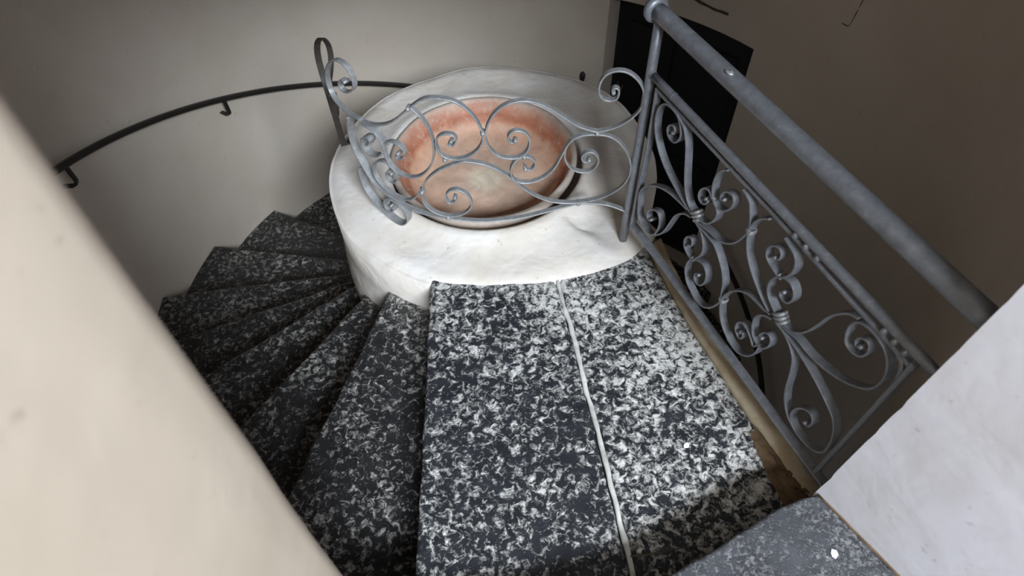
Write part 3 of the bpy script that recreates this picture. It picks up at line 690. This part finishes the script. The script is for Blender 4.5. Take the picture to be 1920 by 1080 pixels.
# ------------------------------------------------------------------ straight railing
P0 = Vector((.448, 1.667, 0)); RD = Vector((.353, -.936, 0)).normalized(); RN = Vector((-RD.y, RD.x, 0))   # RN points right/out
def rp(s, z, n=0.): return P0 + RD * s + RN * n + Vector((0, 0, z))
rail = empty('stair_railing', P0)
tag(rail, 'grey wrought-iron railing with thick round handrail and scrollwork panel along the landing edge', 'railing')
SE = 1.20
mb = MB(); tube(mb, [rp(s, .945) for s in [-.02 + i * (SE + .02) / 24 for i in range(25)]], .0245, 24)
hr = mb.build('handrail', M_IRON, rail, True)
mb = MB()
cpz = [(-.052, .004), (-.050, .018), (-.044, .029), (-.034, .036), (-.024, .038), (-.016, .035), (-.012, .027)]
tube(mb, [rp(s, .945) for s, r in cpz], [r for s, r in cpz], 24)
mb.build('end_cap', M_IRON, rail, True)
mb = MB()
sp = rp(.335, .967, -.010)
V = []; F = []
for i in range(5):
    for k in range(10):
        r = .012 * math.sin(math.pi * (i + .2) / 4.4); w = 2 * math.pi * k / 10
        V.append(sp + RD * (r * 1.25 * math.cos(w)) + RN * (r * .8 * math.sin(w)) + Vector((0, 0, .004 * math.cos(math.pi * i / 4.4))))
for i in range(4):
    for k in range(10): F.append((i * 10 + k, i * 10 + (k + 1) % 10, (i + 1) * 10 + (k + 1) % 10, (i + 1) * 10 + k))
F.append(tuple(range(10))); F.append(tuple(40 + k for k in range(10)))
tag(build('weld_patch', V, F, M_WELD, hr, smooth=True), 'bright bare spot on the handrail')
mb = MB(); tube(mb, [rp(0, z) for z in (-.06, .2, .5, .75, .94)], .0155, 20); mb.build('post', M_IRON, rail, True)
mb = MB(); tube(mb, [rp(s, .757) for s in [.008 + i * (SE - .008) / 12 for i in range(13)]], .0125, 16); mb.build('mid_rail', M_IRON, rail, True)
for s_, z_ in ((.0, .757), (.13, .757), (.70, .745), (.74, .745), (.78, .745), (1.00, .74), (1.03, .74), (1.06, .74)):
    mb = MB(); pp = rp(s_ + (.014 if s_ == 0 else 0), z_ - (.0 if s_ < .2 else .006))
    tube(mb, [pp + RD * d for d in (-.009, -.005, 0, .005, .009)], [.005, .012, .0145, .012, .005], 10); mb.build('weld_bead', M_IRON, rail, True)
# panel frame
fr_t = .010
def strap(pts, w, t, name, mat=None, parent=rail):
    mb = MB(); P_ = [rp(s, z) for s, z in pts]
    bar(mb, P_, RN, w, t); return mb.build(name, mat or M_IRON, parent)
strap([(.044, .730), (.3, .7305), (.6, .7315), (.9, .722), (1.095, .718)], .016, .012, 'frame_bar')
strap([(.052, .726), (.058, .5), (.050, .3), (.046, .135)], .022, .010, 'frame_bar')
strap([(.046, .137), (.3, .138), (.6, .136), (.9, .137), (1.14, .138)], .030, .009, 'frame_bar')
strap([(1.090, .140), (1.090, .45), (1.088, .735)], .022, .012, 'frame_bar')
strap([(1.045, .718), (1.066, .708), (1.078, .688), (1.083, .66)], .014, .010, 'frame_bar')
def smooth2(pts, n=5): return [(p.x, p.y) for p in catmull([(a, b, 0) for a, b in pts], n)]
for k_, pts in R_SCROLLS.items():
    q = smooth2(pts)
    L_ = len(q)
    t_ = [.0055] * L_; w_ = [.025] * L_
    strap(q, w_, t_, 'scroll')
    if k_ in 'a c e f hh i j k n o q r'.split():       # curled tip
        e = q[-1]; mb = MB(); tube(mb, [rp(e[0], e[1], n) for n in (-.014, -.0115, 0, .0115, .014)], [.004, .0062, .0065, .0062, .004], 10)
        mb.build('scroll_tip', M_IRON, rail, True)
def collar(s, z, ang, ln, wd, dp):
    c_, s_ = math.cos(math.radians(ang)), math.sin(math.radians(ang))
    mb = MB()
    nb = 3 if ln > .03 else 2
    for i in range(nb):
        o_ = (i - (nb - 1) / 2) * ln / nb
        cs, cz = s + c_ * o_, z + s_ * o_
        ring = []
        for k in range(17):
            w = 2 * math.pi * k / 16
            a = math.copysign(abs(math.cos(w)) ** .6, math.cos(w)) * wd / 2; b = math.copysign(abs(math.sin(w)) ** .6, math.sin(w)) * dp / 2
            ring.append(rp(cs - s_ * a, cz + c_ * a, b))
        tube(mb, ring, ln / nb * .50, 8, cap=False)
    mb.build('collar', M_GRILLE, rail, True)
collar(.3607, .4823, -42, .036, .030, .024)
collar(.7685, .4777, -42, .036, .030, .024)
collar(.568, .6218, 90, .014, .020, .022)
collar(.5677, .310, 90, .014, .020, .022)
collar(.4011, .3246, 0, .012, .014, .020)
collar(.714, .5944, 0, .012, .014, .020)
collar(.4049, .6006, 90, .012, .014, .020)

# ------------------------------------------------------------------ curved scroll guard around the bowl
plan = [(.445, 1.668), (.36, 1.69), (.22, 1.70), (.05, 1.69), (-.11, 1.685), (-.27, 1.71), (-.38, 1.755), (-.50, 1.84), (-.60, 1.95), (-.66, 2.07), (-.70, 2.2), (-.71, 2.32), (-.69, 2.45)]
pl = catmull([(x, y, 0) for x, y in plan], 12)
pl = [pl[0] + (pl[0] - pl[1]) * 2] + pl
UL = [0.]
for a, b in zip(pl, pl[1:]): UL.append(UL[-1] + (b - a).length)
def gp(u, z, off=0.):
    u = max(0, min(UL[-1] - 1e-4, u))
    k = 0
    while UL[k + 1] < u: k += 1
    t = (u - UL[k]) / (UL[k + 1] - UL[k])
    T0 = (pl[min(k + 1, len(pl) - 1)] - pl[max(k - 1, 0)]).normalized(); T1 = (pl[min(k + 2, len(pl) - 1)] - pl[k]).normalized()
    T = T0.lerp(T1, t).normalized()
    n = Vector((T.y, -T.x, 0))
    return pl[k].lerp(pl[k + 1], t) + n * off + Vector((0, 0, z)), n
guard = empty('bowl_guard', gp(.6, 0)[0])
tag(guard, 'curved wrought-iron scroll guard in light grey standing around the terracotta bowl', 'grille')
def gstrap(pts, w, t, name='scroll', mat=None):
    P_ = []; N_ = []
    for u, z in pts:
        p, n = gp(u, z); P_.append(p); N_.append(n)
    mb = MB(); bar(mb, P_, N_, w, t); return mb.build(name, mat or M_GRILLE, guard)
def relax(q, it=2):
    for _ in range(it):
        q = [q[0]] + [((a[0] + 2 * b[0] + c[0]) / 4, (a[1] + 2 * b[1] + c[1]) / 4) for a, b, c in zip(q, q[1:], q[2:])] + [q[-1]]
    return q
for k_, pts in G_SCROLLS.items():
    if k_ == 'gk': pts = [(u, z if z > .07 else .026 + z * .63) for u, z in pts]
    q = relax(smooth2(pts), 3)
    gstrap(q, .032 if k_ in ('gh', 'gi', 'gk', 'gj') else .0205, .0058)
    tips = {'ga': (0, -1), 'gb': (0, -1), 'gc': (-1,), 'gd': (0, -1), 'ge': (0,), 'gg': (-1,), 'gj': (-1,), 'gk': (-1,)}.get(k_, ())
    for e_ in tips:
        u, z = q[e_]; p, n = gp(u, z); mb = MB()
        tube(mb, [p + n * d for d in (-.0135, -.011, 0, .011, .0135)], [.004, .0068, .007, .0068, .004], 10); mb.build('scroll_tip', M_GRILLE, guard, True)
# far end, seen edge-on, its backlit shade painted in as darker iron
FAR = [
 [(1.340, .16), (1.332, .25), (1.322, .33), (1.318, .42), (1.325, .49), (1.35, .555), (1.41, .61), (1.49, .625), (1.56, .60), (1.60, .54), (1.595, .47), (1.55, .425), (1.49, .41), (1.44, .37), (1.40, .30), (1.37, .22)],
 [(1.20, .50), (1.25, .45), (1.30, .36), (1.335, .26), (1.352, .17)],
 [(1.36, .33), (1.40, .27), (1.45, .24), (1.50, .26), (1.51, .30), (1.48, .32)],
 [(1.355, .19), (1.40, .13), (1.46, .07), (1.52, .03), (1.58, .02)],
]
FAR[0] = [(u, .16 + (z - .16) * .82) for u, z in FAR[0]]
for f_ in FAR: gstrap(smooth2(f_, 6), .024, .0055, 'scroll', M_SHADEIRON)
def gweld(u, z, r=.009):
    p, n = gp(u, z); mb = MB()
    tube(mb, [p + n * d for d in (-.016, -.012, 0, .012, .016)], [r * .4, r * .85, r, r * .85, r * .4], 10); mb.build('weld_bead', M_GRILLE, guard, True)
for u, z in ((.5375, .548), (.675, .430), (.402, .434), (.155, .517), (.782, .258), (.695, .143), (.20, .188), (.775, .630)): gweld(u, z)

# ------------------------------------------------------------------ wall handrails
def hand_z(az): return .135 - .0121 * (az - 87.5)
def wall_rail(name, a0, a1, zf, brackets, label, endcurl=False):
    root = empty(name, Vector((*on_circle((a0 + a1) / 2, 1.80), zf((a0 + a1) / 2))))
    tag(root, label, 'handrail', 'iron handrails on the curved wall')
    n = 60; pts = []; nr = []
    for i in range(n + 1):
        a = a0 + (a1 - a0) * i / n
        pts.append(Vector((*on_circle(a, 1.775), zf(a))))
        nr.append(Vector((math.sin(math.radians(a)), math.cos(math.radians(a)), 0)))
    mb = MB(); bar(mb, pts, nr, .034, .028, .3); mb.build('rail_bar', M_DARKIRON, root)
    for a in brackets:
        z = zf(a); mb = MB(); c = Vector((*on_circle(a, 1.775), 0))
        o_ = -Vector((math.sin(math.radians(a)), math.cos(math.radians(a)), 0))
        tp = Vector((o_.y, -o_.x, 0))
        P_ = [c + Vector((0, 0, z - .01)), c + Vector((0, 0, z - .09)), c + Vector((0, 0, z - .105)) + o_ * .006, c + o_ * .03 + Vector((0, 0, z - .118)), c + o_ * .085 + Vector((0, 0, z - .118))]
        bar(mb, P_, tp, .024, .010); mb.build('bracket', M_DARKIRON, root)
    return root
wall_rail('wall_handrail', 68, 185, hand_z, (88.3, 122.3), 'dark iron handrail curving down the pale wall on the left, on short brackets')
wall_rail('wall_handrail', 219, 300, lambda a: -1.30 - .0125 * (a - 219), (223, 262), 'dark unlit iron handrail on the brown wall behind the scroll railing')
# small iron hook beside the doorway
a = az_of(.565, 3.895); c = Vector((*on_circle(a, RW - .012), -.79))
mb = MB(); tube(mb, [c + Vector((0, 0, z)) for z in (-.09, -.06, -.02, .02, .045, .06)], [.008, .010, .013, .021, .018, .006], 12)
tube(mb, [c + Vector((0, 0, .0)), c + Vector((*(Vector(on_circle(a, RW + .05)) - Vector(on_circle(a, RW - .012))), 0))], .008, 8)
tag(mb.build('wall_hook', M_DARKIRON, smooth=True), 'small dark iron hook on the wall between drum and doorway', 'hook')

# ------------------------------------------------------------------ grooves in the right-hand wall, paper scraps
def wall_groove(name, pts, w, label):
    mb = MB()
    P_ = catmull([Vector((*on_circle(a, RW - .001), z)) for a, z in pts], 6)
    tube(mb, [p + noise.noise_vector(p * 30) * .003 for p in P_], [w * (.6 + .5 * abs(noise.noise(p * 12))) for p in P_], 6)
    tag(mb.build(name, M_CRACK), label, kind='structure')
def wpt(az_cam, slope):
    """a point of the wall from compass bearing and fall seen from the stair head"""
    a = math.radians(az_cam); dx, dy = math.sin(a), math.cos(a)
    b = dx * CX + dy * CY; t = b + math.sqrt(b * b - (CX * CX + CY * CY - RW * RW))
    return (az_of(dx * t, dy * t), 1.9 + slope * t)
wall_groove('trim_6', [wpt(17.3, -.520), wpt(19.2, -.533), wpt(21.0, -.541)], .010, 'dark groove in the wall above the doorway')
wall_groove('trim_7', [wpt(31.2, -.47), wpt(31.05, -.50), wpt(30.9, -.522), wpt(30.3, -.522)], .004, 'thin crack high on the brown wall')
def scrap(x, y, z, s, rot, label):
    V = []; 
    pts = [(-1, -.6), (.2, -.9), (.9, -.2), (.7, .8), (-.3, .7), (-.9, .2)]
    for dz in (0, .0012):
        for (a, b) in pts:
            c_, s_ = math.cos(rot), math.sin(rot)
            V.append((x + s * (a * c_ - b * s_), y + s * (a * s_ + b * c_), z + dz + .001 * a))
    F = [tuple(range(6))[::-1], tuple(range(6, 12))] + [(i, (i + 1) % 6, 6 + (i + 1) % 6, 6 + i) for i in range(6)]
    tag(build('paper_scrap', V, F, M_PAPER), label, 'paper scrap')
scrap(.525, .80, .001, .010, .3, 'tiny white scrap lying on the right landing slab')
scrap(.795, .420, UP + .001, .011, 1.0, 'tiny white scrap lying on the speckled step beside the white wall')
